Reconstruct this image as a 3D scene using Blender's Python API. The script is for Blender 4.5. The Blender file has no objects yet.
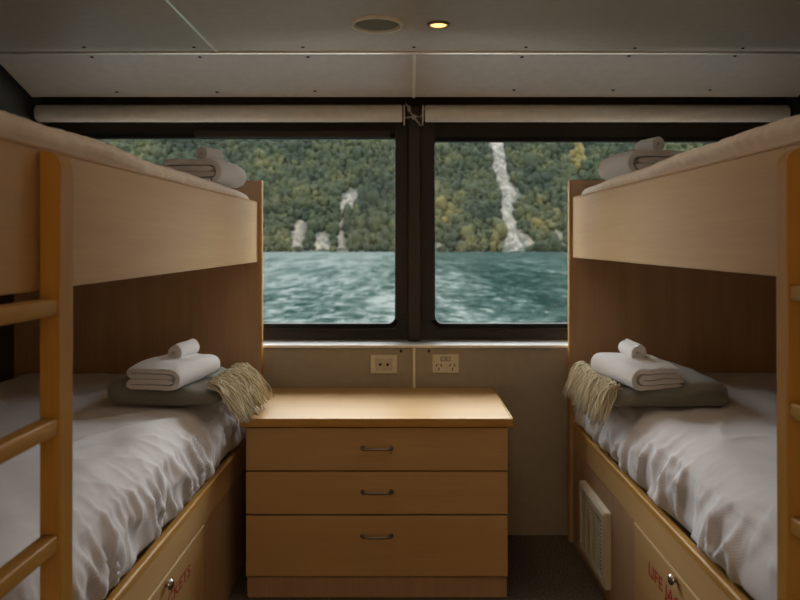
import bpy, bmesh, math, random
import numpy as np
from mathutils import Vector, noise, Matrix

# ------------------------------------------------------------------ camera, sky, light, exposure
C = bpy.context.scene
COL = C.collection
H = 1.153                                   # camera height above the cabin floor
F, CX, CY = 744.0, 407.0, 249.0             # focal length and principal point on an 800x600 frame
cd = bpy.data.cameras.new('camera'); cam = bpy.data.objects.new('camera', cd); COL.objects.link(cam)
cam.location = (0, 0, H); cam.rotation_euler = (math.pi / 2, 0, 0)
cd.sensor_width = 36; cd.lens = 36 * F / 800
cd.shift_x = -(CX - 400) / 800; cd.shift_y = (CY - 300) / 800
cd.dof.use_dof = True; cd.dof.focus_distance = 2.2; cd.dof.aperture_fstop = 4.5
cd.clip_start = 0.05; cd.clip_end = 5000
C.camera = cam
C.view_settings.view_transform = 'Standard'; C.view_settings.look = 'None'
C.view_settings.exposure = 0.0; C.view_settings.gamma = 1; C.view_settings.use_curve_mapping = False

YB_ = -0.8                                   # the wall behind the eye, with an opening added to let in fill light
SKY = 11.0
w = bpy.data.worlds.new('overcast_sky'); C.world = w; w.use_nodes = True
bg = w.node_tree.nodes['Background']
bg.inputs[0].default_value = (0.95, 0.97, 1.0, 1); bg.inputs[1].default_value = SKY

def lamp(kind, name, loc, energy, color, **kw):
    d = bpy.data.lights.new(name, kind); o = bpy.data.objects.new(name, d); COL.objects.link(o)
    o.location = loc; d.energy = energy; d.color = color
    for k, v in kw.items():
        if k == 'rot': o.rotation_euler = v
        else: setattr(d, k, v)
    return o
# hazy sun high behind the boat: it lights the hillside, the roof and an added overhang keep it off the bunks
lamp('SUN', 'hazy_sun', (0, -20, 40), 3.2, (1.0, 0.93, 0.8), rot=(math.radians(38), 0, math.radians(-25)), angle=math.radians(12))
# portals guide the sky's light through the windows; the cabin's own ceiling lamps hang out of the frame
for nm, x0, x1 in (('sky_portal', -1.47, -0.05), ('sky_portal', 0.12, 1.53)):
    q = lamp('AREA', nm, ((x0 + x1) / 2, 3.28, H + 0.07), 1, (1, 1, 1), rot=(math.radians(-90), 0, 0), shape='RECTANGLE', size=x1 - x0, size_y=0.8)
    q.data.cycles.is_portal = True
q = lamp('AREA', 'sky_portal', (0.05, YB_ - .04, H - 0.075), 1, (1, 1, 1), rot=(math.radians(90), 0, 0), shape='RECTANGLE', size=1.40, size_y=1.35)  # portal for the fill opening added behind the eye
q.data.cycles.is_portal = True
lamp('AREA', 'cabin_lamp_fore', (0.03, 1.75, H + 0.705), 1.8, (1.0, 0.86, 0.70), shape='DISK', size=0.9)
lamp('AREA', 'cabin_lamp_aft', (0.03, -0.1, H + 0.70), 1.0, (1.0, 0.82, 0.62), shape='DISK', size=0.4)

# ------------------------------------------------------------------ helpers
R = random.Random(7)
def link(o): COL.objects.link(o); return o
def P(px, py, Y):                            # where the photo's point lies at depth Y
    return Vector(((px - CX) / F * Y, Y, H + (CY - py) / F * Y))
def obj(name, bm, mat=None, parent=None, smooth=False, auto=None):
    bmesh.ops.recalc_face_normals(bm, faces=bm.faces)
    m = bpy.data.meshes.new(name); bm.to_mesh(m); bm.free()
    if mat: m.materials.append(mat)
    if smooth:
        for p in m.polygons: p.use_smooth = True
        if auto: m.set_sharp_from_angle(angle=math.radians(auto))
    o = link(bpy.data.objects.new(name, m))
    if parent:
        o.parent = parent
        q = parent; off = Vector((0, 0, 0))
        while q: off += Vector(q.location); q = q.parent
        o.location = -off
    return o
def tag(o, label, cat, group=None, kind=None):
    o['label'] = label; o['category'] = cat
    if group: o['group'] = group
    if kind: o['kind'] = kind
    return o
def thing(name, loc, label, cat, group=None):
    o = link(bpy.data.objects.new(name, None)); o.location = loc; o.empty_display_size = 0.1
    return tag(o, label, cat, group)
def struct(o, label=None):
    o['kind'] = 'structure'
    if label: o['label'] = label
    return o
def box(bm, x0, x1, y0, y1, z0, z1, bev=0.0, seg=2, hz=True):
    """box; z is given relative to the eye height"""
    if hz: z0 += H; z1 += H
    r = bmesh.ops.create_cube(bm, size=1)
    for v in r['verts']:
        v.co = Vector(((x0 + x1) / 2 + v.co.x * (x1 - x0), (y0 + y1) / 2 + v.co.y * (y1 - y0), (z0 + z1) / 2 + v.co.z * (z1 - z0)))
    if bev:
        es = list({e for v in r['verts'] for e in v.link_edges})
        bmesh.ops.bevel(bm, geom=es, offset=bev, segments=seg, affect='EDGES', profile=0.5)
    return bm
def B(*a, **k): return box(bmesh.new(), *a, **k)
def prism(bm, pts, axis, a, b):
    """extrude a closed 2-D outline along an axis ('x','y' or 'z') from a to b"""
    def mk(p, t):
        return {'x': (t, p[0], p[1]), 'y': (p[0], t, p[1]), 'z': (p[0], p[1], t)}[axis]
    v0 = [bm.verts.new(mk(p, a)) for p in pts]; v1 = [bm.verts.new(mk(p, b)) for p in pts]
    n = len(pts)
    bm.faces.new(v0); bm.faces.new(v1)
    for i in range(n): bm.faces.new((v0[i], v0[(i + 1) % n], v1[(i + 1) % n], v1[i]))
    return bm
def tube(bm, pts, r, n=8, cap=True):
    pts = [Vector(p) for p in pts]; rings = []
    rr = r if isinstance(r, (list, tuple)) else [r] * len(pts)
    up = Vector((0, 0, 1))
    for i, p in enumerate(pts):
        t = (pts[min(i + 1, len(pts) - 1)] - pts[max(i - 1, 0)]).normalized()
        a = t.cross(up)
        if a.length < 1e-3: a = t.cross(Vector((0, 1, 0)))
        a.normalize(); b = a.cross(t)
        rings.append([bm.verts.new(p + (a * math.cos(q) + b * math.sin(q)) * rr[i]) for q in [2 * math.pi * k / n for k in range(n)]])
    for i in range(len(rings) - 1):
        for k in range(n):
            bm.faces.new((rings[i][k], rings[i][(k + 1) % n], rings[i + 1][(k + 1) % n], rings[i + 1][k]))
    if cap: bm.faces.new(rings[0]); bm.faces.new(rings[-1])
    return bm
def lathe(bm, prof, c, n=40, M=None):
    """revolve (r, h) points about +Z through c (then M)"""
    rings = []
    for r, h in prof:
        if r < 1e-6:
            rings.append([bm.verts.new((0, 0, h))])
        else:
            rings.append([bm.verts.new((r * math.cos(2 * math.pi * k / n), r * math.sin(2 * math.pi * k / n), h)) for k in range(n)])
    for a, b in zip(rings, rings[1:]):
        for k in range(n):
            q = [a[k % len(a)], a[(k + 1) % len(a)], b[(k + 1) % len(b)], b[k % len(b)]]
            q = list(dict.fromkeys(q))
            if len(q) > 2: bm.faces.new(q)
    vs = [v for r in rings for v in r]
    if M is not None: bmesh.ops.transform(bm, matrix=M, verts=vs)
    bmesh.ops.translate(bm, vec=Vector(c), verts=vs)
    return bm
def soft_box(x0, x1, y0, y1, z0, z1, r, step, fn=None):
    """finely gridded box with rounded edges, bent by fn(co, (u,v,w)); z relative to the eye"""
    z0 += H; z1 += H
    lo, hi = Vector((x0, y0, z0)), Vector((x1, y1, z1)); n = [max(2, round((hi[i] - lo[i]) / step[i])) for i in range(3)]
    bm = bmesh.new(); cache = {}
    def V(i):
        if i not in cache:
            p = Vector([lo[k] + (hi[k] - lo[k]) * i[k] / n[k] for k in range(3)])
            q = Vector([min(max(p[k], lo[k] + r[k]), hi[k] - r[k]) for k in range(3)])
            d = Vector([(p[k] - q[k]) / r[k] for k in range(3)])
            if d.length > 1e-6: d.normalize(); p = q + Vector([d[k] * r[k] for k in range(3)])
            if fn: p = fn(p)
            cache[i] = bm.verts.new(p)
        return cache[i]
    for ax in range(3):
        a, b = (ax + 1) % 3, (ax + 2) % 3
        for side in (0, n[ax]):
            for i in range(n[a]):
                for j in range(n[b]):
                    q = []
                    for di, dj in ((0, 0), (1, 0), (1, 1), (0, 1)):
                        t = [0, 0, 0]; t[ax] = side; t[a] = i + di; t[b] = j + dj; q.append(V(tuple(t)))
                    bm.faces.new(q)
    return bm
def nz(x, y, z=0): return noise.noise(Vector((x, y, z)))

# ------------------------------------------------------------------ materials
class NT:
    def __init__(s, name):
        s.m = bpy.data.materials.new(name); s.m.use_nodes = True; s.t = s.m.node_tree; s.b = s.t.nodes['Principled BSDF']
    def n(s, typ, **kw):
        o = s.t.nodes.new(typ)
        for k, v in kw.items():
            if k in o.inputs: o.inputs[k].default_value = v
            else: setattr(o, k, v)
        return o
    def l(s, a, b): s.t.links.new(a, b)
    def coord(s, scale, rot=(0, 0, 0)):
        tc = s.n('ShaderNodeTexCoord'); mp = s.n('ShaderNodeMapping'); mp.inputs['Scale'].default_value = scale; mp.inputs['Rotation'].default_value = rot
        s.l(tc.outputs['Object'], mp.inputs[0]); return mp.outputs[0]
    def noise(s, vec, scale=1, detail=4, rough=0.6, dist=0):
        o = s.n('ShaderNodeTexNoise'); o.inputs['Scale'].default_value = scale; o.inputs['Detail'].default_value = detail
        o.inputs['Roughness'].default_value = rough; o.inputs['Distortion'].default_value = dist
        s.l(vec, o.inputs['Vector']); return o.outputs[0]
    def ramp(s, fac, stops):
        o = s.n('ShaderNodeValToRGB'); e = o.color_ramp.elements
        while len(e) < len(stops): e.new(0.5)
        for q, (p, c) in zip(e, stops): q.position = p; q.color = (*c, 1) if len(c) == 3 else c
        s.l(fac, o.inputs[0]); return o.outputs[0]
    def bump(s, h, strength, dist=0.01, normal=None):
        o = s.n('ShaderNodeBump'); o.inputs['Strength'].default_value = strength; o.inputs['Distance'].default_value = dist
        s.l(h, o.inputs['Height'])
        if normal: s.l(normal, o.inputs['Normal'])
        s.l(o.outputs[0], s.b.inputs['Normal']); return o.outputs[0]
def plain(name, col, rough=0.5, metal=0.0, spec=0.5):
    t = NT(name); t.b.inputs['Base Color'].default_value = (*col, 1); t.b.inputs['Roughness'].default_value = rough
    t.b.inputs['Metallic'].default_value = metal; t.b.inputs['Specular IOR Level'].default_value = spec
    v = t.noise(t.coord((30, 30, 30)), 1, 3); r = t.ramp(v, [(0.3, tuple(c * 0.93 for c in col)), (0.7, tuple(min(1, c * 1.05) for c in col))])
    t.l(r, t.b.inputs['Base Color']); return t.m
def wood(name, c0, c1, grain='y', rough=0.48, k=1.0, spec=0.16):
    t = NT(name); sc = {'x': (1.2, 16, 16), 'y': (16, 1.2, 16), 'z': (16, 16, 1.2)}[grain]
    fine = {'x': (5, 190, 190), 'y': (190, 5, 190), 'z': (190, 190, 5)}[grain]
    a = t.noise(t.coord(tuple(k * s for s in sc)), 1, 5, 0.55, 0.6); b = t.noise(t.coord(fine), 1, 2, 0.5)
    mx = t.n('ShaderNodeMix', data_type='FLOAT'); mx.inputs[0].default_value = 0.35
    t.l(a, mx.inputs[2]); t.l(b, mx.inputs[3])
    t.l(t.ramp(mx.outputs[0], [(0.32, c0), (0.68, c1)]), t.b.inputs['Base Color'])
    t.b.inputs['Roughness'].default_value = rough; t.b.inputs['Specular IOR Level'].default_value = spec
    t.bump(b, 0.06, 0.002); return t.m
BE0, BE1 = (0.49, 0.302, 0.124), (0.56, 0.352, 0.152)
M_beech_y = wood('beech_veneer_long', BE0, BE1, 'y')
M_beech_x = wood('beech_veneer_cross', BE0, BE1, 'x')
M_beech_z = wood('beech_veneer_upright', (0.39, 0.245, 0.140), (0.49, 0.315, 0.185), 'z', 0.45)
M_oak_y = wood('honey_oak_long', (0.44, 0.225, 0.042), (0.54, 0.295, 0.068), 'y', 0.40, spec=0.22)
M_oak_x = wood('honey_oak_cross', (0.44, 0.225, 0.042), (0.54, 0.295, 0.068), 'x', 0.40, spec=0.22)
M_oak_z = wood('honey_oak_upright', (0.42, 0.205, 0.036), (0.52, 0.275, 0.060), 'z', 0.40, spec=0.22)
M_edge = wood('pale_beech_edge', (0.66, 0.46, 0.24), (0.74, 0.54, 0.30), 'y', 0.35, spec=.4)
def cloth(name, col, bscale, bstr, weave=None, rough=0.95, sheen=0.2, var=0.06):
    t = NT(name); t.b.inputs['Roughness'].default_value = rough; t.b.inputs['Sheen Weight'].default_value = sheen
    t.b.inputs['Specular IOR Level'].default_value = 0.15
    v = t.noise(t.coord((bscale,) * 3), 1, 4, 0.7)
    t.l(t.ramp(v, [(0.25, tuple(c * (1 - var * 2) for c in col)), (0.75, tuple(min(1, c * (1 + var)) for c in col))]), t.b.inputs['Base Color'])
    if weave:
        wv = t.n('ShaderNodeTexWave'); wv.wave_type = 'BANDS'; wv.bands_direction = weave[0]
        wv.inputs['Scale'].default_value = weave[1]; wv.inputs['Distortion'].default_value = 0.4
        t.l(t.coord((1, 1, 1)), wv.inputs[0])
        ad = t.n('ShaderNodeMath', operation='ADD'); t.l(v, ad.inputs[0]); t.l(wv.outputs[1], ad.inputs[1]); h = ad.outputs[0]
    else: h = v
    t.bump(h, bstr, 0.003); return t.m
M_sheet = cloth('white_cotton_sheet', (0.71, 0.685, 0.70), 60, 0.05, ('DIAGONAL', 70), var=0.02)
M_duvet = cloth('ivory_duvet', (0.74, 0.62, 0.49), 40, 0.15, var=0.02)
M_towel = cloth('white_terry', (0.80, 0.78, 0.77), 420, 0.9, sheen=0.5, var=0.03)
M_wool = cloth('sage_grey_wool', (0.24, 0.23, 0.19), 300, 0.5, ('DIAGONAL', 150), sheen=0.3, var=0.12)
M_fringe = cloth('cream_wool_yarn', (0.62, 0.54, 0.37), 250, 0.5, var=0.1)
M_frame = plain('dark_bronze_frame', (0.024, 0.019, 0.017), 0.5, spec=.3)
M_frame2 = plain('bronze_post', (0.032, 0.024, 0.019), 0.45, spec=.3)
M_sill = plain('grey_sill', (0.30, 0.30, 0.29), 0.5)
M_panel = plain('olive_wall_laminate', (0.32, 0.265, 0.195), 0.5)
M_ceil = plain('grey_ceiling_laminate', (0.50, 0.455, 0.405), 0.42)
M_joint = plain('cream_joint_strip', (0.85, 0.80, 0.70), 0.15, spec=0.9)
M_alu = plain('aluminium_strip', (0.92, 0.87, 0.78), 0.28, 1.0)
M_dark = plain('dark_brown_lining', (0.055, 0.042, 0.036), 0.6)
M_side = plain('dark_slate_wall', (0.07, 0.075, 0.075), 0.6)
M_blind = plain('pale_blind_fabric', (0.74, 0.72, 0.67), 0.7)
M_black = plain('black_plastic', (0.012, 0.012, 0.012), 0.7, spec=0.1)
M_steel = plain('brushed_steel', (0.55, 0.53, 0.50), 0.25, 1.0)
M_bronze = plain('dull_steel_handle', (0.25, 0.22, 0.19), 0.38, 1.0)
M_cream = plain('cream_plastic', (0.62, 0.56, 0.43), 0.45)
M_cream2 = plain('cream_plastic_insert', (0.50, 0.44, 0.33), 0.45)
M_ring = plain('grey_ring', (0.85, 0.80, 0.70), 0.5)
M_mesh = plain('speaker_grille_cloth', (0.17, 0.18, 0.14), 0.8)
M_red = plain('red_lettering', (0.40, 0.030, 0.015), 0.6)
M_screw = plain('dark_screw', (0.03, 0.028, 0.025), 0.4, 0.6)
M_cord = plain('grey_cord', (0.35, 0.32, 0.28), 0.8)
def glow(name, col, s):
    t = NT(name); t.b.inputs['Base Color'].default_value = (*col, 1); t.b.inputs['Emission Color'].default_value = (*col, 1)
    t.b.inputs['Emission Strength'].default_value = s; return t.m
M_bulb = glow('warm_lamp_glass', (1.0, 0.62, 0.20), 2.2)
t = NT('speckled_carpet'); v = t.noise(t.coord((1, 1, 1)), 160, 3, 0.8)
t.l(t.ramp(v, [(0.35, (0.04, 0.033, 0.025)), (0.52, (0.14, 0.115, 0.088)), (0.7, (0.30, 0.25, 0.19))]), t.b.inputs['Base Color'])
t.b.inputs['Roughness'].default_value = 1; t.b.inputs['Specular IOR Level'].default_value = 0.05; t.bump(v, 0.8, 0.006); M_carpet = t.m
t = NT('window_glass'); tr = t.n('ShaderNodeBsdfTransparent'); gl = t.n('ShaderNodeBsdfGlossy'); gl.inputs['Roughness'].default_value = 0.02
tr.inputs[0].default_value = (0.95, 0.97, 0.965, 1); mxs = t.n('ShaderNodeMixShader'); fr = t.n('ShaderNodeFresnel'); fr.inputs[0].default_value = 1.18
t.l(fr.outputs[0], mxs.inputs[0]); t.l(tr.outputs[0], mxs.inputs[1]); t.l(gl.outputs[0], mxs.inputs[2])
t.l(mxs.outputs[0], t.t.nodes['Material Output'].inputs[0]); M_glass = t.m

t = NT('tan_diffuser'); tl = t.n('ShaderNodeBsdfTranslucent'); tl.inputs[0].default_value = (0.42, 0.34, 0.25, 1)
t.l(tl.outputs[0], t.t.nodes['Material Output'].inputs[0]); M_diffuser = t.m  # translucent sheet added to soften the fill from behind
# ------------------------------------------------------------------ cabin shell
XL, XR, YB, YW = -1.56, 1.62, -0.8, 3.0        # side walls, wall behind the eye, wall under the windows
ZC, YS = 0.712, 2.69                            # flat ceiling height over the eye, where it starts sloping down
FLO = -H
struct(obj('floor', B(XL, XR, YB, YW, FLO - 0.05, FLO), M_carpet))
struct(obj('wall_left', B(XL - 0.05, XL, YB, 3.3, FLO, 0.95), M_side))
struct(obj('wall_right', B(XR, XR + 0.05, YB, 3.3, FLO, 0.95), M_side))
wbh = bmesh.new()
for a in ((XL, -.65, FLO, .80), (.75, XR, FLO, .80), (-.65, .75, FLO, -.75), (-.65, .75, .60, .80)): box(wbh, a[0], a[1], YB - .05, YB, a[2], a[3])  # wall pieces round the unseen opening, which is added for fill
struct(obj('wall_behind', wbh, M_beech_z))
struct(obj('fill_diffuser', B(-.66, .76, YB + .004, YB + .007, -.76, .61), M_diffuser))  # unseen diffuser hung over the added opening
struct(obj('ceiling_sun_block', B(XL, XR, YB - 1.6, YB - .05, 0.80, 0.86), M_frame))  # unseen overhang added to block sun from the opening behind
wb = struct(obj('wall_back', B(XL, XR, YW, 3.26, FLO - 0.05, -0.402), M_panel))
struct(obj('trim_1', B(XL, XR, YW - 0.004, 3.26, -0.402, -0.387, 0.003), M_sill))
struct(obj('trim_2', B(XL, XR, YW - 0.012, YW - 0.0045, -0.397, -0.3855, 0.002), M_joint))
struct(obj('trim_3', B(0.024, 0.0335, YW - 0.006, YW, -1.1, -0.398, 0.002), M_joint))
ceil = struct(obj('ceiling', B(XL, XR, YB, YS, ZC, ZC + 0.03), M_ceil))
bm = bmesh.new(); prism(bm, [(YS, ZC + H), (YW, 0.613 + H), (YW, 0.633 + H), (YS, ZC + 0.03 + H)], 'x', -1.512, 1.575)
slope = struct(obj('ceiling_slope', bm, M_ceil))
struct(obj('ceiling_deckhead', B(XL - 0.05, XR + 0.05, YB - 0.05, 3.32, 0.80, 0.95), M_frame))
def slope_z(y): return ZC + (0.613 - ZC) * (y - YS) / (YW - YS)
struct(obj('trim_4', B(-1.512, 1.56, YS - 0.009, YS + 0.008, ZC - 0.008, ZC + 0.002, 0.0035), M_alu))
struct(obj('trim_5', B(-0.690, -0.680, YB, YS - 0.008, ZC - 0.004, ZC + 0.002, 0.0015), M_alu))
bm = bmesh.new(); prism(bm, [(YS + 0.006, slope_z(YS + .006) - 0.004 + H), (YW, 0.609 + H), (YW, 0.6128 + H), (YS + 0.006, slope_z(YS + .006) + H)], 'x', 0.021, 0.033)
struct(obj('trim_6', bm, M_joint))
for px, py in [(84, 47), (194, 47), (303, 47), (414, 47), (526, 47), (635, 48), (743, 48)]:
    y = ZC * F / (CY - py); bm = bmesh.new(); lathe(bm, [(0, -0.004), (0.005, -0.003), (0.007, 0)], ((px - CX) / F * y, y, ZC + H), 12)
    obj('screw', bm, M_screw, ceil, True)
for px, py in [(92, 57), (200, 57), (308, 57), (522, 57), (629, 56), (735, 56), (117, 92), (217, 92), (315, 91), (514, 90), (613, 90), (710, 90)]:
    k = (0.613 - ZC) / (YW - YS); a = (CY - py) / F; y = (ZC - k * YS) / (a - k)
    bm = bmesh.new(); lathe(bm, [(0, -0.004), (0.005, -0.003), (0.007, 0.001)], ((px - CX) / F * y, y, slope_z(y) + H), 12)
    obj('screw', bm, M_screw, slope, True)
for px in (401, 429):
    bm = bmesh.new(); lathe(bm, [(0, 0.003), (0.004, 0.002), (0.006, 0)], (0, 0, 0), 12, Matrix.Rotation(math.pi / 2, 4, 'X'))
    bmesh.ops.translate(bm, vec=P(px, 351, YW), verts=bm.verts); obj('screw', bm, M_screw, wb, True)

# windows: dark frames with rounded openings, glass, and the roller blinds over them
def rrect(x0, x1, z0, z1, r, n=6, rt=None):
    p = []; rb = r; rt = rb if rt is None else rt
    for cx, cz, a0, r in ((x1 - rt, z1 - rt, 0, rt), (x0 + rt, z1 - rt, 90, rt), (x0 + rb, z0 + rb, 180, rb), (x1 - rb, z0 + rb, 270, rb)):
        for i in range(n + 1):
            a = math.radians(a0 + 90 * i / n); p.append((cx + r * math.cos(a), cz + r * math.sin(a)))
    return p
def ring(outer, inner, y0, y1):
    bm = bmesh.new(); n = len(outer)
    V = [[bm.verts.new((p[0], y, p[1] + H)) for p in L] for L in (outer, inner) for y in (y0, y1)]
    for i in range(n):
        j = (i + 1) % n
        for a, b in ((0, 2), (2, 3), (3, 1), (1, 0)): bm.faces.new((V[a][i], V[a][j], V[b][j], V[b][i]))
    return bm
def window(idx, ox0, ox1, x0, x1, z0, z1):
    wn = struct(obj('window_%d' % idx, ring(rrect(ox0, ox1, -0.387, 0.80, 0.002), rrect(x0 - .016, x1 + .016, z0 - .016, z1 + .016, 0.042, rt=.008), 3.17, 3.26), M_frame))
    obj('window_gasket', ring(rrect(x0 - .018, x1 + .018, z0 - .018, z1 + .018, 0.044, rt=.010), rrect(x0, x1, z0, z1, 0.03, rt=.004), 3.163, 3.21), M_black, wn, True, 40)
    bm = bmesh.new(); prism(bm, [(p[0], p[1] + H) for p in rrect(x0 - .01, x1 + .01, z0 - .01, z1 + .01, 0.035, rt=.006)], 'y', 3.195, 3.200)
    obj('glass_pane', bm, M_glass, wn)
    obj('window_ledge', B(x0, x1, 3.155, 3.17, z0 - 0.024, z0 - 0.019, 0.001), M_frame2, wn)
    return wn
w1 = window(1, XL - 0.02, 0.0315, -1.47, -0.0516, -0.318, 0.472)
obj('sash_rail', B(-0.9, -0.073, 3.15, 3.17, 0.474, 0.502, 0.003), M_frame2, w1)
w2 = window(2, 0.0315, XR + 0.02, 0.1205, 1.53, -0.318, 0.459)
struct(obj('trim_7', B(0.004, 0.0585, 3.115, 3.168, -0.3868, 0.60, 0.006), M_frame2))
struct(obj('trim_8', B(-0.051, 0.0035, 3.15, 3.169, -0.3, 0.60, 0.003), M_frame))
struct(obj('trim_9', B(0.059, 0.119, 3.15, 3.169, -0.3, 0.60, 0.003), M_frame))
YBL, ZBL, RBL = 3.06, 0.557, 0.035
def blind(x0, x1, label, inner):
    o = thing('roller_blind', ((x0 + x1) / 2, YBL, ZBL + H), label, 'blind', 'rolled window blinds')
    bm = bmesh.new(); Mx = Matrix.Rotation(math.pi / 2, 4, 'Y')
    lathe(bm, [(0, x0), (RBL * 0.9, x0), (RBL, x0 + 0.004), (RBL, x1 - 0.004), (RBL * 0.9, x1), (0, x1)], (0, YBL, ZBL + H), 32, Mx)
    obj('fabric_roll', bm, M_blind, o, True, 50)
    for x in (x0, x1):
        s = 1 if x == x1 else -1
        obj('bracket', B(min(x + s * .006, x + s * .011), max(x + s * .006, x + s * .011), YBL - .03, 3.165, ZBL - .035, ZBL + .03, .002), M_frame2 if x != inner else M_ring, o)
    return o
b1 = blind(-1.52, -0.020, 'rolled-up pale roller blind above the left window', -0.020)
b2 = blind(0.074, 1.562, 'rolled-up pale roller blind above the right window', 0.074)
bm = bmesh.new()
tube(bm, [P(406, 104, 3.04), P(409, 108, 3.03), P(411, 113, 3.03), P(414, 117, 3.03), P(417, 121, 3.03), P(421, 126, 3.04)], 0.0035, 6)
tube(bm, [P(404, 118, 3.04), P(410, 117, 3.03), P(415, 116, 3.025), P(420, 117, 3.03), P(423, 112, 3.04), P(425, 107, 3.04)], 0.0028, 6)
lathe(bm, [(0, -.012), (.008, -.008), (.010, 0), (.008, .008), (0, .012)], P(414, 117, 3.025), 10)
lathe(bm, [(0, -.014), (.006, -.008), (.008, 0), (.005, .012), (0, .014)], P(409, 108.5, 3.03), 10)
tag(obj('blind_cord', bm, M_cord, None, True), 'knotted grey cord tying the two blinds together over the centre post', 'cord')

# power sockets under the sill
def outlet(px, py, label, kind):
    c = P(px, py, YW); o = thing('wall_outlet', c, label, 'outlet', 'outlets under the window sill')
    cz = c.z - H
    obj('faceplate', B(c.x - .054, c.x + .054, YW - .010, YW - .0005, cz - .037, cz + .037, .003), M_cream, o)
    if kind == 'euro':
        obj('socket_insert', B(c.x - .034, c.x + .034, YW - .013, YW - .0102, cz - .024, cz + .024, .0012), M_cream2, o)
        for dx in (-.015, .015):
            bm = bmesh.new(); lathe(bm, [(0, .0012), (.0055, .001), (.0055, -.001)], (0, 0, 0), 14, Matrix.Rotation(math.pi / 2, 4, 'X'))
            bmesh.ops.translate(bm, vec=(c.x + dx, YW - .0135, c.z), verts=bm.verts); obj('pin_hole', bm, M_black, o)
    else:
        for dx in (-.027, .027):
            for sx, sz, a in ((-.009, .004, 25), (.009, .004, -25), (0, -.012, 0)):
                bm = bmesh.new(); box(bm, -.0019, .0019, YW - .0116, YW - .0102, -.0058, .0058, hz=False)
                bmesh.ops.rotate(bm, cent=(0, 0, 0), matrix=Matrix.Rotation(math.radians(a), 3, 'Y'), verts=bm.verts)
                bmesh.ops.translate(bm, vec=(c.x + dx + sx, 0, c.z - .009 + sz), verts=bm.verts); obj('pin_slot', bm, M_black, o)
        for dx in (-.011, .011):
            obj('rocker_switch', B(c.x + dx - .0075, c.x + dx + .0075, YW - .014, YW - .0102, cz + .013, cz + .027, .0015), M_cream2, o)
            obj('switch_surround', ring([(p[0] + c.x + dx, p[1] + cz + .02) for p in rrect(-.0095, .0095, -.009, .009, .002)], [(p[0] + c.x + dx, p[1] + cz + .02) for p in rrect(-.0078, .0078, -.0073, .0073, .002)], YW - .0115, YW - .0101), M_black, o)
outlet(384, 364, 'cream two-pin wall socket left of the panel joint under the sill', 'euro')
outlet(445.5, 363.5, 'cream double wall socket with two switches right of the panel joint', 'double')

# ceiling speaker and downlight
c = P(377, 23.5, ZC * F / (CY - 23.5))
o = thing('ceiling_speaker', c, 'round ceiling speaker with grey grille left of the lit downlight', 'speaker')
bm = bmesh.new(); lathe(bm, [(.086, 0), (.086, -.004), (.082, -.009), (.074, -.009), (.069, -.003), (.069, 0)], c, 48); obj('speaker_ring', bm, M_ring, o, True, 50)
bm = bmesh.new(); lathe(bm, [(.0688, -.001), (.066, -.003), (.04, -.006), (0, -.007)], c, 48); obj('speaker_grille', bm, M_mesh, o, True)
c = P(438.5, 24, ZC * F / (CY - 24))
o = thing('ceiling_downlight', c, 'small round lit downlight in the ceiling right of the speaker', 'light')
bm = bmesh.new(); lathe(bm, [(.037, 0), (.037, -.004), (.034, -.007), (.029, -.007), (.027, -.001), (.027, 0)], c, 40); obj('trim_ring', bm, M_bronze, o, True, 50)
bm = bmesh.new(); lathe(bm, [(.0268, -.001), (.024, -.004), (.012, -.007), (0, -.008)], c, 32); obj('lamp_lens', bm, M_bulb, o, True)
lamp('SPOT', 'downlight_beam', (c.x, c.y, c.z - 0.02), 3.5, (1.0, 0.74, 0.42), spot_size=math.radians(120), spot_blend=0.8, shadow_soft_size=0.03)

# ------------------------------------------------------------------ bunks
def side_plate(pts, x0, x1, bev=0.002):
    """upright board lying along the cabin; pts are (y, z) corners, z over the eye"""
    bm = bmesh.new(); prism(bm, [(y, z + H) for y, z in pts], 'x', x0, x1)
    bmesh.ops.bevel(bm, geom=list(bm.edges), offset=bev, segments=2, affect='EDGES'); return bm
def text_mesh(s, width, height):
    cu = bpy.data.curves.new('txt', 'FONT'); cu.body = s; cu.extrude = 0.0; cu.offset = 0.018; cu.align_x = 'LEFT'; cu.resolution_u = 3
    o = link(bpy.data.objects.new('txt', cu)); dg = bpy.context.evaluated_depsgraph_get()
    m = bpy.data.meshes.new_from_object(o.evaluated_get(dg)); bm = bmesh.new(); bm.from_mesh(m)
    bpy.data.objects.remove(o); bpy.data.meshes.remove(m); bpy.data.curves.remove(cu)
    xs = [v.co.x for v in bm.verts]; ys = [v.co.y for v in bm.verts]
    for v in bm.verts: v.co = Vector(((v.co.x - min(xs)) / (max(xs) - min(xs)) * width, (v.co.y - min(ys)) / (max(ys) - min(ys)) * height, 0))
    return bm
YE0, YE1, YN = 2.925, 2.955, 0.78               # end panel near/far face, near end of the bunks
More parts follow.
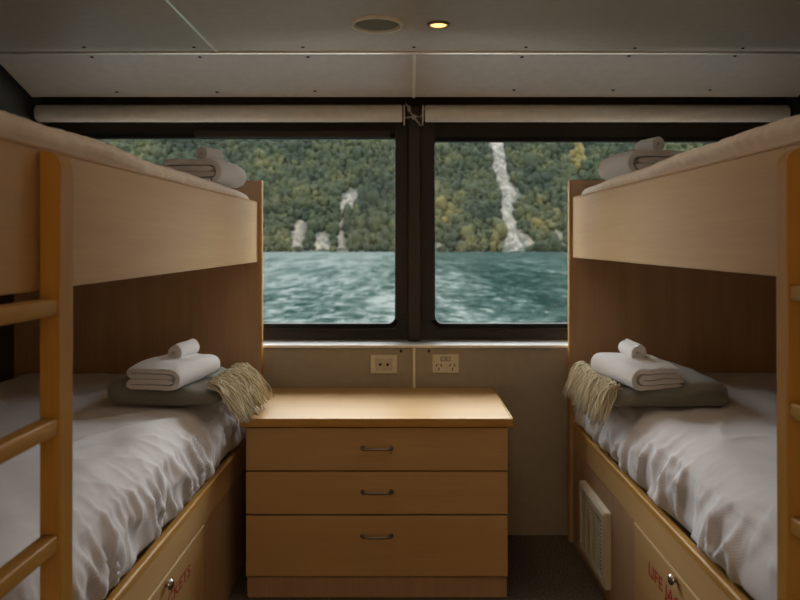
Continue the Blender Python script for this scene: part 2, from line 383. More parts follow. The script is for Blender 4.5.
def bunk(side):
    s = -1 if side == 'left' else 1
    X = 0.587 if s < 0 else 0.650                # aisle face of the boards
    W = -XL - 0.003 if s < 0 else XR - 0.003     # wall side
    XE = 0.571 if s < 0 else 0.638               # aisle edge of the end panel
    zt = (0.181, 0.1605) if s < 0 else (0.199, 0.176)     # upper board top far / near (Y=1.3)
    zb = (-0.051, -0.0655) if s < 0 else (-0.033, -0.0485)
    zr = -0.700 if s < 0 else -0.683             # lower rail top
    zg = -0.798 if s < 0 else -0.782             # groove under the fascia
    yj = 2.160 if s < 0 else 2.135               # joint: locker door starts
    ztop = 0.270 if s < 0 else 0.272
    def sx(a, b): return (s * a, s * b) if s > 0 else (s * b, s * a)
    o = thing('bunk_bed', (s * (X + W) / 2, 1.9, 0), 'beech veneer bunk bed along the %s wall%s' % (side, '' if s < 0 else ', with a white vent grille at its foot'), 'bunk bed', 'bunk beds')
    obj('end_panel', B(*sx(XE + .004, W), YE0, YE1, FLO, ztop, .001), M_beech_z, o)
    obj('panel_edging', B(*sx(XE, XE + .004), YE0 - .0005, YE1, FLO, ztop, .001), M_oak_z, o)
    def ext(a): return a[1] + (a[1] - a[0]) / (2.925 - 1.3) * (1.3 - YN)
    pts = [(YE0, zb[0]), (YN, ext(zb)), (YN, ext(zt)), (YE0, zt[0])]
    obj('guard_board', side_plate(pts, *sx(X, X + .018)), M_beech_y, o)
    pts = [(YE0, zt[0] + .0003), (YN, ext(zt) + .0003), (YN, ext(zt) + .0055), (YE0, zt[0] + .0055)]
    obj('board_edging', side_plate(pts, *sx(X - .001, X + .019), bev=.0018), M_oak_y, o)
    obj('bunk_base', B(*sx(X + .019, W), YN, YE0 - .001, -.02, .03, .002), M_beech_y, o)
    obj('back_panel', B(*sx(W - .012, W), YN, YE0 - .001, zr - .02, -.021), M_dark, o)
    # lower berth: rail, fascia, side panels, locker door
    obj('bed_rail', B(*sx(X - .002, X + .020), YN, YE0 - .001, zr - .022, zr, .006, 4), M_oak_y, o)
    obj('bunk_base', B(*sx(X + .019, W), YN, YE0 - .001, zr - .08, zr - .052), M_beech_y, o)
    obj('fascia', B(*sx(X + .002, X + .018), YN, YE0 - .001, zg + .0015, zr - .0225, .0015), M_beech_y, o)
    obj('side_panel', B(*sx(X + .004, X + .018), yj + .0015, YE0 - .001, FLO + .0, zg - .0015, .0012), M_beech_z, o)
    obj('plinth', B(*sx(X + .02, X + .03), YN, yj, FLO, FLO + .06), M_beech_y, o)
    d = obj('locker_door', B(*sx(X + .002, X + .018), 1.22, yj - .0015, FLO + .03, zg - .0015, .0012), M_beech_y, o)
    obj('door_edging', B(*sx(X + .0005, X + .0195), 1.22, yj - .0015, zg - .0070, zg - .001, .001), M_edge, d)
    ky, kz = (1.813, -.817) if s < 0 else (1.800, -.800)
    bm = bmesh.new(); lathe(bm, [(0, .020), (.007, .0195), (.0125, .016), (.0135, .011), (.007, .006), (.006, -.002)], (0, 0, 0), 24, Matrix.Rotation(-s * math.pi / 2, 4, 'Y'))
    bmesh.ops.translate(bm, vec=(s * (X + .002), ky, kz + H), verts=bm.verts); obj('door_knob', bm, M_steel, d, True, 50)['label'] = 'polished steel knob'
    bm = text_mesh('LIFE JACKETS', .38, .042 if s < 0 else .046)
    for v in bm.verts:
        a, b = v.co.x, v.co.y
        v.co = Vector((s * (X + .0012), (2.02 - .38 + a) if s < 0 else (2.005 - a), b + H + (-.894 if s < 0 else -.887)))
    obj('lettering', bm, M_red, d)['label'] = 'red words LIFE JACKETS'
    if s > 0:                                    # vent grille low on the right-hand bunk
        y0, y1, z0, z1 = 2.385, 2.735, -1.098, -.848
        v = obj('vent_grille', ring3(X - .020, X + .004, y0, y1, z0, z1, .030), M_cream, o); v['label'] = 'cream louvred vent grille'
        obj('vent_backing', B(X - .004, X + .0035, y0 + .02, y1 - .02, z0 + .02, z1 - .02), M_black, v)
        n = 14
        for k in range(n):
            zz = z0 + .034 + (z1 - z0 - .068) * (k + .5) / n
            obj('louvre', B(X - .0150, X - .0115, y0 + .026, y1 - .026, zz - .0016, zz + .0016), M_cream, v)
        for k in (1, 2, 3):
            yy = y0 + .03 + (y1 - y0 - .06) * k / 4
            obj('mullion_bar', B(X - .020, X - .0045, yy - .004, yy + .004, z0 + .028, z1 - .028, .001), M_cream, v)
    return o
def ring3(x0, x1, y0, y1, z0, z1, b):
    o = rrect(y0, y1, z0, z1, .008); i = rrect(y0 + b, y1 - b, z0 + b, z1 - b, .003); n = len(o); bm = bmesh.new()
    i2 = [(p[0], p[1]) for p in rrect(y0 + b * .35, y1 - b * .35, z0 + b * .35, z1 - b * .35, .006)]
    L = [[bm.verts.new((x, p[0], p[1] + H)) for p in l] for x, l in ((x1, i), (x1, o), (x0 + .006, o), (x0, i2), (x0, i))]
    for k in range(5):
        a, b2 = L[k], L[(k + 1) % 5]
        for j in range(n): bm.faces.new((a[j], a[(j + 1) % n], b2[(j + 1) % n], b2[j]))
    return bm
bunk('left'); bunk('right')

def ladder(s, X, zs, ztop, label, yl=1.200, th=.035):
    """two uprights on the aisle side of the guard board, rungs between them"""
    o = thing('ladder', (s * X, 1.03, 0), label, 'ladder', 'bunk ladders')
    xa, xb = X - .037, X - .0035
    for y0, y1 in ((yl, yl + th), (.82, .855)):
        r = .03; arc = [(xa + r - r * math.cos(a), ztop - r + r * math.sin(a)) for a in [math.radians(90 * k / 8) for k in range(9)]]
        pts = [(s * p[0], p[1] + H) for p in [(xa, FLO)] + arc + [(xb, ztop), (xb, FLO)]]
        bm = bmesh.new(); prism(bm, pts, 'y', y0, y1)
        es = [e for e in bm.edges if abs(e.verts[0].co.y - e.verts[1].co.y) < 1e-6]
        bmesh.ops.bevel(bm, geom=es, offset=.003, segments=2, affect='EDGES')
        obj('upright', bm, M_oak_z, o, True, 35)
    for z in zs:
        x0, x1 = sorted((s * (xa + .003), s * (xb - .003)))
        obj('rung', B(x0, x1,   .856, yl - .001, z - .0265, z, .004, 3), M_oak_y, o, True, 35)
ladder(-1, .587, (-.079, -.268, -.453, -.64, -.83), .157, 'honey oak ladder hooked on the left bunk at the frame edge', 1.180, .046)
ladder(1, .650, (-.058, -.247, -.430, -.62, -.81), .165, 'honey oak ladder fixed to the right bunk at the frame edge')

# ------------------------------------------------------------------ mattresses
def smooth(t): t = min(1, max(0, t)); return t * t * (3 - 2 * t)
def lower_mattress(s, X, W, z0, z1, label, seed):
    """sheeted mattress whose aisle side is pulled into pleats"""
    def fn(p):
        e = X - s * p.x                          # > 0: beyond the rail towards the aisle
        d = s * p.x - X                          # distance from the aisle edge into the bed
        h = (p.z - H - z0) / (z1 - z0)
        u = d * .9 + (1 - h) * .22               # distance over the sheet from the hem... grows inward
        side = 1 - smooth((d - .02) / .17)       # 1 at the aisle side, 0 further in
        near = min(1, max(0, (abs(p.y - 1.2175) - .03) / .06), max(0, (abs(p.y - .8375) - .03) / .06)); out_k = .25 + .75 * near   # flat against the ladder
        hem = smooth((h - .16) / .14)
        y = p.y
        wv = nz(y * 6.0 + 1.6 * (h * .5 - d * 2.5), h * 1.2 + d * 2.5, seed)
        w2 = nz(y * 15 + 3.2 * (h * .5 - d * 3.0), h * 1.5 + d * 5, seed + 5)
        w3 = nz(y * 34 + 4.0 * (h * .4 - d * 3.0), h * 2.4 + d * 9, seed + 7)
        rid = 1 - abs(wv) * 2.4; r2 = (1 - min(1, abs(w2) * 2.6)) ** 1.6; r3 = (1 - min(1, abs(w3) * 2.6)) ** 1.5
        side *= 1 - .82 * smooth((h - .64) / .24)
        n = side * (.013 * rid + .020 * r2 * (.4 + .6 * smooth((wv + .5) * 1.2)) + .010 * r3 * smooth((w2 + .4) * 1.5) - .010) * out_k
        out = Vector((-s, 0, .55)) if h > .75 else Vector((-s, 0, .1))
        p = p + out * n * (.25 + .75 * hem)
        p.x += -s * side *   .020 * out_k * math.sin(math.pi * min(1, max(0, h)) ** .8) * hem       # bulge over the rail
        p += Vector((-s, 0, 1)) * .0045 * math.exp(-((h - .80 - .02 * nz(y * 5, 0, seed)) / .030) ** 2) * (1 - smooth((d - .06) / .05))   # seam of the fitted sheet
        if h > .6:                               # soft rumples across the top
            q = smooth((h - .6) / .3)
            a = nz(p.x * 5 + y * 3.2, y * 2.0 - p.x * 2.5, seed + 9); b = nz(p.x * 13 + y * 8, y * 6 - p.x * 5, seed + 11)
            c = 1 - 2 * abs(nz(y * 5 - p.x * 6.5, p.x * 2.2 + y * 1.3, seed + 13))
            p.z += q * (.011 * a + .004 * b + .006 * max(0, c) ** 3 * (1 - smooth((d - .2) / .6)))
            p.z += q * .010 * smooth(d / .3) 
        return p
    x0, x1 = sorted((s * (X + .025), s * (W - .016)))
    bm = soft_box(x0, x1, YN + .02, YE0 - .008, z0, z1, (.100, .05, .078), (.0085, .0075, .009), fn)
    return tag(obj('mattress', bm, M_sheet, None, True), label, 'mattress', 'bunk mattresses')
def upper_mattress(s, X, W, z0, z1, label, seed):
    def fn(p):
        d = s * p.x - X; h = (p.z - H - z0) / (z1 - z0); y = p.y
        side = 1 - smooth((d - .0) / .14)
        puck = 1 - 2 * abs(nz(y * 22 + h * 2.5, h * 1.2, seed)); big = nz(y * 3.1, d * 2, seed + 3)
        up = smooth((p.z - H - (z1 - .045)) / .02)          # only what stands above the guard board puffs out
        p = p + Vector((-s, 0, .2)) * side * up * (.008 * puck + .007 * big + .012)
        p.z += .006 * nz(p.x * 4, y * 3, seed + 7) * smooth(h) + .007 * side * big
        return p
    x0, x1 = sorted((s * (X + .0225), s * (W - .016)))
    bm = soft_box(x0, x1, YN + .02, YE0 - .06, z0, z1, (.035, .08, .036), (.010, .009, .009), fn)
    return tag(obj('mattress', bm, M_duvet, None, True), label, 'mattress', 'bunk mattresses')
lower_mattress(-1, .587, -XL, -.748, -.487, 'rumpled white-sheeted mattress on the left lower bunk', 3.1)
lower_mattress(1, .650, XR, -.731, -.487, 'rumpled white-sheeted mattress on the right lower bunk', 8.4)
upper_mattress(-1, .587, -XL, .034, .212, 'ivory bedding lying over the guard board of the left upper bunk', 1.7)
upper_mattress(1, .650, XR, .034, .233, 'ivory bedding lying over the guard board of the right upper bunk', 5.2)
# mattress cores under the bedding of the upper bunks
# ------------------------------------------------------------------ folded blankets with fringe
ZM = -.480                                       # top of the lower sheets
def blanket(s, xe, xw, y0, y1, label, seed, chest):
    zb, zt = ZM + .004, ZM + .080
    def fn(p):
        d = s * p.x - xe                         # 0 at the aisle end
        p.z += .006 * nz(p.x * 6, p.y * 5, seed) + .003 * nz(p.x * 15, p.y * 13, seed + 2)
        p.y += .012 * nz(p.x * 4, p.z * 9, seed + 4)
        p.x += .010 * nz(p.y * 6, p.z * 12, seed + 6)
        h = (p.z - H - zb) / (zt - zb)
        tx = -.733 if s < 0 else .728            # pressed down under the towels
        p.z -= smooth(h * 1.2) * (1 - smooth((abs(p.x - tx) - .085) / .07)) * (.008 + .010 * (1 - min(1, max(0, (p.y - y0) / .30))))
        p.z -= .036 * (1 - smooth(d / .12)) * smooth(h * 1.2)       # slumps at the bed's edge
        # crease between the two folded layers, all round
        if .3 < h < .7:
            k = 1 - abs(h - .5) / .2
            c = Vector(((s * (xe + xw) / 2), (y0 + y1) / 2, p.z)); v = (p - c); v.z = 0
            if v.length > .05: p -= v.normalized() * .003 * k
        return p
    o = thing('folded_blanket', (s * (xe + xw) / 2, (y0 + y1) / 2, zb + H), label, 'blanket', 'folded blankets on the lower bunks')
    x0, x1 = sorted((s * xe, s * xw))
    obj('blanket_body', soft_box(x0, x1, y0, y1, zb, zt, (.040, .036, .036), (.012, .012, .006), fn), M_wool, o, True)
    bm = bmesh.new(); rr = random.Random(int(seed * 10)); n = 330
    for k in range(n):
        f = (k + .5) / n; lay = k % 2
        y = y0 + .010 + (y1 - y0 - .018) * f + rr.uniform(-.010, .010)
        start = Vector((s * (xe + .028 + rr.uniform(-.012, .012)), y, zt + H - .002 - (.014 if lay else .004)))
        L = rr.uniform(.105, .165) * (1 if chest else .85); yy = rr.uniform(-.045, .035); ko = .60 if chest else .36; kd = .60 if chest else .74; ph = rr.uniform(0, 6); pts = []
        m = 7
        for q in range(m):
            g = q / (m - 1)
            out = L * (ko * g + .06 * g * g + .03 * math.sin(7 * g + ph)); dz = -L * (.12 * g + kd * g * g)
            x = s * (abs(start.x) - out) + rr.uniform(-.002, .002); z = start.z + dz + rr.uniform(-.002, .002) + .006 * math.sin(3.1 * g)
            y_ = y + yy * g + .007 * (math.sin(6 * g + ph) - math.sin(ph))
            if chest and y_ > 2.41 and x > -.56: z = max(z, H - .5576 + .006 + rr.uniform(0, .006))
            pts.append((x, y_, z))
        tube(bm, pts, [.0024, .0027, .0026, .0025, .0025, .0023, .0014], 5)
    obj('fringe', bm, M_fringe, o, True)['label'] = 'cream wool tassel fringe'
    return o
blanket(-1, .568, .915, 2.235, 2.660, 'folded sage grey blanket with cream fringe on the left lower bunk', 2.3, True)
blanket(1, .600, .972, 2.215, 2.690, 'folded sage grey blanket with cream fringe on the right lower bunk', 6.7, False)

# ------------------------------------------------------------------ towels
def arc2(cx, cz, r, a0, a1, n=8):
    return [(cx + r * math.cos(math.radians(a0 + (a1 - a0) * i / n)), cz + r * math.sin(math.radians(a0 + (a1 - a0) * i / n))) for i in range(n + 1)]
def dense(path, step=.008):
    out = [Vector(path[0])]
    for a, b in zip(path, path[1:]):
        a, b = Vector(a), Vector(b); n = max(1, int((b - a).length / step))
        out += [a + (b - a) * (i + 1) / n for i in range(n)]
    return out
def ribbon(path, th, y0, y1, ny, fn):
    """thick cloth strip following a 2-D path (x,z), woven along y"""
    p = dense(path); n = len(p); L, Rr = [], []
    for i in range(n):
        t = (p[min(i + 1, n - 1)] - p[max(i - 1, 0)]).normalized(); nn = Vector((-t.y, t.x)); k = min(1, .45 + min(i, n - 1 - i) * .3)
        L.append(p[i] + nn * th / 2 * k); Rr.append(p[i] - nn * th / 2 * k)
    loop = L + Rr[::-1]; bm = bmesh.new(); rows = []
    for j in range(ny + 1):
        f = j / ny; shr = 1.0; ycur = y0 + (y1 - y0) * f
        if j in (0, ny): shr = .82
        row = []
        for i, q in enumerate(loop):
            mid = p[i] if i < n else p[2 * n - 1 - i]
            qq = mid + (q - mid) * shr
            row.append(bm.verts.new(fn(Vector((qq.x, ycur, qq.y)))))
        rows.append(row)
    m = len(loop)
    for a, b in zip(rows, rows[1:]):
        for i in range(m): bm.faces.new((a[i], a[(i + 1) % m], b[(i + 1) % m], b[i]))
    for row in (rows[0], rows[-1]):              # cap the cloth's cut edge
        for i in range(n - 1): bm.faces.new((row[i], row[i + 1], row[m - 2 - i], row[m - 1 - i]))
    return bm
def place(bm, loc, rz, mirror=False, tilt=0):
    M = Matrix.Translation(Vector(loc)) @ Matrix.Rotation(rz, 4, 'Z') @ Matrix.Rotation(tilt, 4, 'X') @ Matrix.Diagonal((-1 if mirror else 1, 1, 1, 1))
    bmesh.ops.transform(bm, matrix=M, verts=bm.verts); return bm
def folded_towel(loc, rz, mirror, w, l, label, seed, lh=.0225, style=0, tilt=0):
    """bath towel folded in four; the big outer fold lies on +x"""
    a = w / 2; t = lh
    if style == 0:
        path = [(a * .72, t * 1.55)] + [(-a + t * .5, t * 1.5)] + arc2(-a + t * .5, t * 1.0, t * .5, 90, 270) + [(a - t * 1.6, t * .5)] \
             + arc2(a - t * 2.0, t * 2.0, t * 1.5, -90, 90) + [(-a + t * .6, t * 3.5)] + arc2(-a + t * .6, t * 3.0, t * .5, 90, 270) + [(a * .66, t * 2.45)]
    else:
        path = [(-a * 1.08, t * 1.5), (a * .75, t * 1.5)] + [(a * .78, t * 1.2)] if False else [(-a * 1.05, t * .55), (a - t * 1.6, t * .5)] + arc2(a - t * 2.0, t * 2.0, t * 1.5, -90, 90) \
             + [(-a + t * .8, t * 3.5)] + arc2(-a + t * .8, t * 3.0, t * .5, 90, 270) + [(a * .5, t * 2.5)] + arc2(a * .5, t * 2.0, t * .5, 90, -90)[0:] + [(-a * 1.12, t * 1.5)]
    def fn(p):
        q = p.copy()
        q.z += .006 * nz(p.x * 9, p.y * 8, seed) * (p.z / (4 * t)) + .003 * nz(p.x * 30, p.y * 26, seed + p.z * 20)
        q.x += .004 * nz(p.y * 9, p.z * 20, seed + 3); q.y += .005 * nz(p.x * 10, p.z * 25, seed + 5)
        q.z -= .006 * (abs(p.y) / (l / 2)) ** 3 * (p.z / (4 * t))
        return q
    bm = ribbon(path, t * .97, -l / 2, l / 2, 22, fn)
    return tag(obj('folded_towel', place(bm, loc, rz, mirror, tilt), M_towel, None, True, 60), label, 'towel', 'folded towels on the bunks')
def rolled_towel(loc, rz, r, l, label, seed, tilt=0):
    turns = 2.6; th = r / (turns + .35) * .98; path = []
    for i in range(56):
        f = i / 55; a = f * turns * 2 * math.pi; rad = th * .5 + (r - th * .5 - th * .5) * f
        path.append((rad * math.cos(a - 2.2), r + rad * math.sin(a - 2.2)))
    def fn(p): return p + Vector((0, .004 * nz(p.x * 25, p.z * 25, seed), .0015 * nz(p.x * 30, p.y * 25, seed)))
    bm = ribbon(path, th * .96, -l / 2, l / 2, 14, fn)
    return tag(obj('rolled_towel', place(bm, loc, rz, False, tilt), M_towel, None, True, 60), label, 'towel', 'rolled face towels on the bunks')
rad = math.radians
ZT = ZM + .070
folded_towel((-.727, 2.352, ZT - .008 + H), rad(-14), False, .176, .250, 'folded white bath towel on the left lower bunk blanket', 1.1, .0182, tilt=rad(3))
rolled_towel((-.726, 2.42, ZT + .053 + H), rad(-14), .0295, .110, 'small rolled white towel atop the left lower bunk stack', 1.9, tilt=rad(3))
folded_towel((.716, 2.352, ZT - .008 + H), rad(15), True, .172, .250, 'folded white bath towel on the right lower bunk blanket', 4.4, .0188, style=1, tilt=rad(3))
rolled_towel((.722, 2.395, ZT + .056 + H), rad(5), .0295, .110, 'small rolled white towel atop the right lower bunk stack', 4.9, tilt=rad(3))
folded_towel((-.712, 2.64, .222 + H), rad(-10), False, .215, .215, 'folded white bath towel on the left upper bunk before the window', 7.3, .0230)
rolled_towel((-.705, 2.66, .222 + .086 + H), rad(-20), .028, .10, 'small rolled white towel atop the left upper bunk stack', 7.9)
folded_towel((.825, 2.60, .243 + H), rad(12), True, .235, .215, 'folded white bath towel on the right upper bunk before the window', 9.3, .0235)
rolled_towel((.845, 2.60, .243 + .088 + H), rad(20), .029, .10, 'small rolled white towel atop the right upper bunk stack', 9.9)

# ------------------------------------------------------------------ chest of drawers
cx0, cx1, cy0, cy1, ct = -.531, .332, 2.452, 2.985, -.5576
o = thing('chest_of_drawers', ((cx0 + cx1) / 2, (cy0 + cy1) / 2, 0), 'beech three-drawer chest under the windows between the bunks', 'chest of drawers')
obj('cabinet_body', B(cx0, cx1, cy0 + .019, cy1, FLO + .002, ct - .026, .001), M_beech_z, o)
obj('chest_top', B(cx0 - .015, cx1 + .012, cy0 - .008, cy1 + .005, ct - .022, ct, .003), M_beech_x, o)
def edging(): 
    bm = bmesh.new(); box(bm, cx0 - .019, cx1 + .016, cy0 - .014, cy0 - .0085, ct - .026, ct + .0012, .002)
    box(bm, cx1 + .0125, cx1 + .017, cy0 - .008, cy1 + .005, ct - .024, ct + .0012, .0015)
    return bm
obj('top_edging', edging(), M_oak_x, o)
rows = [(428, 470.5), (472, 514), (516, 576.5)]
for ya, yb in rows:
    za, zb = (CY - ya) / F * cy0, (CY - yb) / F * cy0
    d = obj('drawer', B(cx0, cx1, cy0, cy0 + .018, zb, za, .0015), M_beech_x, o)
    hz_ = {428: 450, 472: 494, 516: 538.5}[ya]; zc = (CY - hz_) / F * (cy0 - .02) + H; xm = (377 - CX) / F * cy0
    bm = bmesh.new(); pts = []
    for q in range(13):
        a = math.pi * q / 12; pts.append((xm - .047 * math.copysign(min(1, abs(math.cos(a)) ** .5), math.cos(a)), cy0 + .001 - .017 * math.sin(a) ** .5, zc))
    tube(bm, pts, .0042, 10); 
    for e in (-1, 1): lathe(bm, [(0, .003), (.008, .003), (.009, 0)], (xm + e * .047, cy0, zc), 12, Matrix.Rotation(math.pi / 2, 4, 'X'))
    obj('drawer_handle', bm, M_bronze, d, True, 50)
obj('plinth', B(cx0 + .004, cx1 - .004, cy0 + .006, cy0 + .018, FLO + .002, (CY - 578) / F * cy0, .001), M_beech_z, o)

# ------------------------------------------------------------------ the fjord outside
HW, YSH, T = 2.42, 600.0, 0.85                   # eye height over the lake, distance of the far shore, slope of the hill
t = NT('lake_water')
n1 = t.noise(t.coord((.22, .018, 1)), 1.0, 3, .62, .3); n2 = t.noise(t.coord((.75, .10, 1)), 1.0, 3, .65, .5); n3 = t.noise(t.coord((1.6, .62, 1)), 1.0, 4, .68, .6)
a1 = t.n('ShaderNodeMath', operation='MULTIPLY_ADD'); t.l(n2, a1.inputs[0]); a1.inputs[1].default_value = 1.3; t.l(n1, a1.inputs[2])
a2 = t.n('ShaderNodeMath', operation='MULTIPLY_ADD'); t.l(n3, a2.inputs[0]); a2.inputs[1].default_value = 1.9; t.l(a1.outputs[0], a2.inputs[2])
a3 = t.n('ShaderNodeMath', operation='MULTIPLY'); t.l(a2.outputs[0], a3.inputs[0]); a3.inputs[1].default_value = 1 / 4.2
# sky glare on the left water, painted in as a paler colour
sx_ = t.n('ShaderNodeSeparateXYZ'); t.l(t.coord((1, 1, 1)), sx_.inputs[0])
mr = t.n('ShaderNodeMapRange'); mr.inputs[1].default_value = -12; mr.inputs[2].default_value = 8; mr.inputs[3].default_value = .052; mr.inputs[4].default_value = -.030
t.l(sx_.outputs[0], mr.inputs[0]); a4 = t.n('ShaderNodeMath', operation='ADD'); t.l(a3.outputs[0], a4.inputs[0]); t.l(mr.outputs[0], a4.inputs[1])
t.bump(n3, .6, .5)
t.l(t.ramp(a4.outputs[0], [(.41, (.0034, .0074, .0064)), (.475, (.0080, .0148, .0130)), (.52, (.0170, .0250, .0228)), (.59, (.050, .057, .054))]), t.b.inputs['Base Color'])  # sky reflections on the waves painted into the base colour
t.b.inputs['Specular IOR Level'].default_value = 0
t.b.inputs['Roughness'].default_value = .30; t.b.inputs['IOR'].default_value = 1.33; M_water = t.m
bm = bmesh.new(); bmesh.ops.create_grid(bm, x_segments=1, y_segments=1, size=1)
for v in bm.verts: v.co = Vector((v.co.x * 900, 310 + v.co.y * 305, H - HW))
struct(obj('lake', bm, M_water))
def hill_y(px, py): a = (CY - py) / F; return (HW + YSH * T) / (T - a)
def hill_z(x, y):
    return -HW + (y - YSH) * T + 9 * nz(x * .012, y * .012, 2) * smooth((y - YSH) / 60) + 5 * nz(x * .035, y * .03, 7) * smooth((y - YSH) / 40)
t = NT('hill_soil'); v = t.noise(t.coord((.15, .15, .15)), 1, 5)
t.l(t.ramp(v, [(.35, (.006, .009, .005)), (.7, (.016, .019, .011))]), t.b.inputs['Base Color']); t.b.inputs['Roughness'].default_value = 1; M_soil = t.m
bm = bmesh.new(); NXH, NYH = 150, 50; g = []
for j in range(NYH + 1):
    y = YSH - 4 + 262 * (j / NYH); g.append([])
    for i in range(NXH + 1):
        x = -460 + 920 * i / NXH; g[-1].append(bm.verts.new((x, y, hill_z(x, y) + H)))
for j in range(NYH):
    for i in range(NXH): bm.faces.new((g[j][i], g[j][i + 1], g[j + 1][i + 1], g[j + 1][i]))
hill = struct(obj('hillside', bm, M_soil, None, True))
# bare rock: the long landslide scar and the small cliffs by the water
t = NT('pale_rock'); v = t.noise(t.coord((.22, .22, .12)), 1, 6, .8, .6); v2 = t.noise(t.coord((.6, .6, .4)), 1, 4, .8)
mx = t.n('ShaderNodeMix', data_type='FLOAT'); mx.inputs[0].default_value = .4; t.l(v, mx.inputs[2]); t.l(v2, mx.inputs[3])
t.l(t.ramp(mx.outputs[0], [(.42, (.010, .011, .007)), (.49, (.042, .037, .028)), (.58, (.110, .100, .085))]), t.b.inputs['Base Color']); t.b.inputs['Roughness'].default_value = .95
t.bump(v2, 1.0, 2.0); M_rock = t.m
t = NT('tan_rock'); v = t.noise(t.coord((.16, .16, .08)), 1, 6, .75, .6)
t.l(t.ramp(v, [(.40, (.016, .016, .010)), (.52, (.042, .036, .025)), (.65, (.075, .065, .048))]), t.b.inputs['Base Color']); t.b.inputs['Roughness'].default_value = .95
t.bump(v, 1.0, 2.0); M_rock2 = t.m
SC = [(497.5, 130, 7), (497.5, 143, 7.5), (501, 172, 7.5), (509, 194, 10), (507, 215, 6.5), (511, 235, 8.5), (514.5, 252, 11)]
CL = [[(353, 188, 5), (350, 196, 10), (347, 206, 9), (344, 215, 6)], [(361, 184, 3.5), (358, 190, 4)], [(344, 216, 2), (341, 230, 4), (341, 249, 5.5)],
      [(301, 221, 6), (298, 234, 7.5), (297, 248, 7)], [(323, 232, 5), (322, 243, 8), (324, 250, 9)], [(520, 232, 3), (528, 240, 6), (533, 247, 9)], [(438, 244, 5), (441, 249, 8)], [(556, 226, 2), (558, 234, 4), (560, 246, 5)]]
def in_rock(px, py):
    for L in [SC] + CL:
        for (xa, ya, wa), (xb, yb, wb_) in zip(L, L[1:]):
            if ya - 1 <= py <= yb + 1:
                f = (py - ya) / max(1, yb - ya); 
                if abs(px - (xa + (xb - xa) * f)) < (wa + (wb_ - wa) * f) * 1.12: return True
    return False
def rock(L, mat, label, seed, lift):
    bm = bmesh.new(); rows = []; pts = []
    for (xa, ya, wa), (xb, yb, wb_) in zip(L, L[1:]):
        n = max(2, int((yb - ya) / 2))
        for i in range(n): f = i / n; pts.append((xa + (xb - xa) * f, ya + (yb - ya) * f, wa + (wb_ - wa) * f))
    pts.append(L[-1])
    for k, (px, py, hw) in enumerate(pts):
        y = hill_y(px, py); row = []
        hw = hw * 1.05 * (1 + .8 * nz(k * .8, 1, seed)); px = px + 2.5 * nz(k * .4, 5, seed)
        m = 8
        for i in range(m + 1):
            f = i / m * 2 - 1; x = (px + f * hw - CX) / F * y
            up = lift * (1 - f * f) + 2.2 * nz(k * .7, i * .9, seed + 2) * (1 - abs(f))
            row.append(bm.verts.new((x, y - up * .7, hill_z(x, y) + H + up - 1.0)))
        rows.append(row)
    for a, b in zip(rows, rows[1:]):
        for i in range(len(a) - 1): bm.faces.new((a[i], a[i + 1], b[i + 1], b[i]))
    r = bmesh.ops.extrude_face_region(bm, geom=list(bm.faces))
    for v in [q for q in r['geom'] if isinstance(q, bmesh.types.BMVert)]: v.co.y += 6; v.co.z -= 6
    return bm
tag(obj('landslide_scar', rock(SC, M_rock, '', 1.5, 2.0), M_rock), 'long pale landslide scar running down the forest in the right window', 'rock')
names = ['white cliff patch high on the hillside in the left window', 'small white rock just above the white cliff patch, left window', 'narrow pale rock streak below the white cliff patch, left window',
         'leftmost tan outcrop above the water in the left window', 'low tan outcrop at the waterline below the white patch, left window', 'tan rock slope just right of the landslide foot',
         'low tan rock at the waterline by the centre post, right window', 'tan rock patch near the waterline at the right bunk, right window']
for i, (L, lb) in enumerate(zip(CL, names)):
    tag(obj('rock_outcrop', rock(L, None, '', 3.3 + i, 2.0), M_rock if i < 2 else M_rock2), lb, 'rock', 'bare rock patches on the hillside')
# the forest: thousands of crowns nobody could count
t = NT('forest_leaves'); at = t.n('ShaderNodeAttribute'); at.attribute_name = 'tint'; at.attribute_type = 'GEOMETRY'
v = t.noise(t.coord((.6, .6, .6)), 1, 5, .85)
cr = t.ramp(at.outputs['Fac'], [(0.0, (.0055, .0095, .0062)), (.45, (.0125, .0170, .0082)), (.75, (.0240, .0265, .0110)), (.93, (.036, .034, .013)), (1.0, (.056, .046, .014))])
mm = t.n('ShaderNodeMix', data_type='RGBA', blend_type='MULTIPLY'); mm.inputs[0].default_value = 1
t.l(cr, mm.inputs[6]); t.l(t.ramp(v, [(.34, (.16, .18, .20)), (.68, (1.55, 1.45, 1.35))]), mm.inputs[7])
t.l(mm.outputs[2], t.b.inputs['Base Color']); t.b.inputs['Roughness'].default_value = .9; t.b.inputs['Specular IOR Level'].default_value = .1
t.bump(v, .8, 1.5); M_leaf = t.m
ib = bmesh.new(); bmesh.ops.create_icosphere(ib, subdivisions=2, radius=1)
bv = np.array([v.co[:] for v in ib.verts]); bf = np.array([[v.index for v in f.verts] for f in ib.faces]); ib.free()
def lumpy(seed):
    out = []
    for q in bv:
        n = 1 + .50 * nz(q[0] * 1.7 + seed * 7, q[1] * 1.7, q[2] * 1.7) + .50 * nz(q[0] * 4 + seed * 3, q[1] * 4, q[2] * 4)
        out.append(q * n)
    return np.array(out)
variants = [lumpy(i) for i in range(12)]
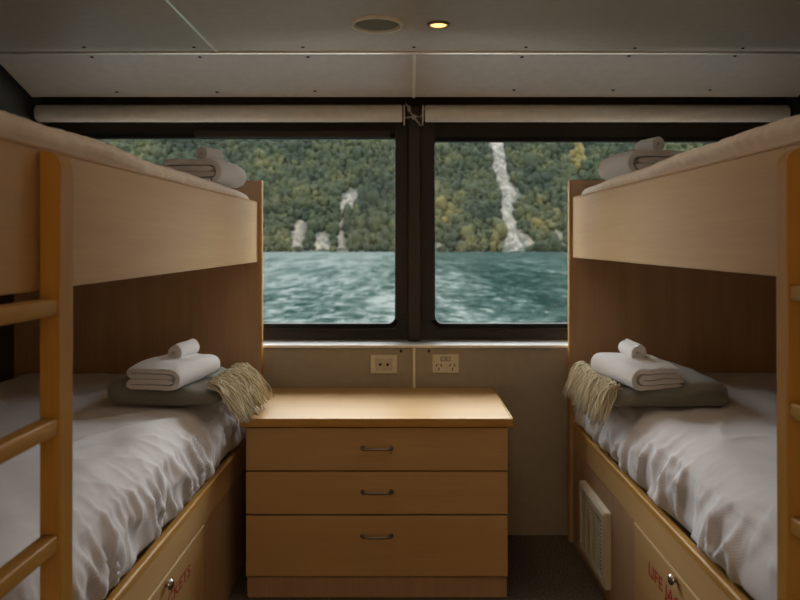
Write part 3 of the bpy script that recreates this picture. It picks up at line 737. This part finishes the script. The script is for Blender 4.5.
def forest_mesh(name, trees):
    V, Fc, Tn = [], [], []
    for k, (x, y, z, rx, rz_, tint, var, rot) in enumerate(trees):
        b = variants[var]; c, s_ = math.cos(rot), math.sin(rot)
        q = np.stack([(b[:, 0] * c - b[:, 1] * s_) * rx + x, (b[:, 0] * s_ + b[:, 1] * c) * rx + y, b[:, 2] * rz_ + z], 1)
        V.append(q); Fc.append(bf + k * len(bv)); Tn.append(np.full(len(bv), tint))
    V = np.concatenate(V); Fc = np.concatenate(Fc); Tn = np.concatenate(Tn)
    m = bpy.data.meshes.new(name); m.vertices.add(len(V)); m.vertices.foreach_set('co', V.astype(np.float32).ravel())
    m.loops.add(Fc.size); m.loops.foreach_set('vertex_index', Fc.astype(np.int32).ravel())
    m.polygons.add(len(Fc)); m.polygons.foreach_set('loop_start', np.arange(0, Fc.size, 3, dtype=np.int32))
    m.update(calc_edges=True); m.validate()
    m.polygons.foreach_set('use_smooth', np.ones(len(Fc), dtype=bool))
    a = m.attributes.new('tint', 'FLOAT', 'POINT'); a.data.foreach_set('value', Tn.astype(np.float32))
    m.materials.append(M_leaf); return link(bpy.data.objects.new(name, m))
trees = []; y = YSH + 1
while y < YSH + 225:
    x = -440 + R.uniform(0, 6)
    while x < 440:
        xx, yy = x + R.uniform(-2, 2), y + R.uniform(-2.2, 2.2); zz = hill_z(xx, yy); px, py = CX + F * xx / yy, CY - F * (zz + 1) / yy
        rx = R.uniform(1.7, 3.5) * (1.5 if R.random() < .12 else 1); rzz = rx * R.uniform(.9, 1.7)
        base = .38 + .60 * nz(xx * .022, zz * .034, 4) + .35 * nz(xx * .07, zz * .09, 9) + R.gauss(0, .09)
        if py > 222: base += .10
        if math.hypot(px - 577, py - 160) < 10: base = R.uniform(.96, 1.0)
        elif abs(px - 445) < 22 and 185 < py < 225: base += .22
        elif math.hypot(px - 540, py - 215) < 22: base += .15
        if not in_rock(px, py) and abs(x) < 440:
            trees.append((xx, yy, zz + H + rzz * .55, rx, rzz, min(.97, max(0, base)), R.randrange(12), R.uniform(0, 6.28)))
        x += R.uniform(2.9, 4.6)
    y += 3.0
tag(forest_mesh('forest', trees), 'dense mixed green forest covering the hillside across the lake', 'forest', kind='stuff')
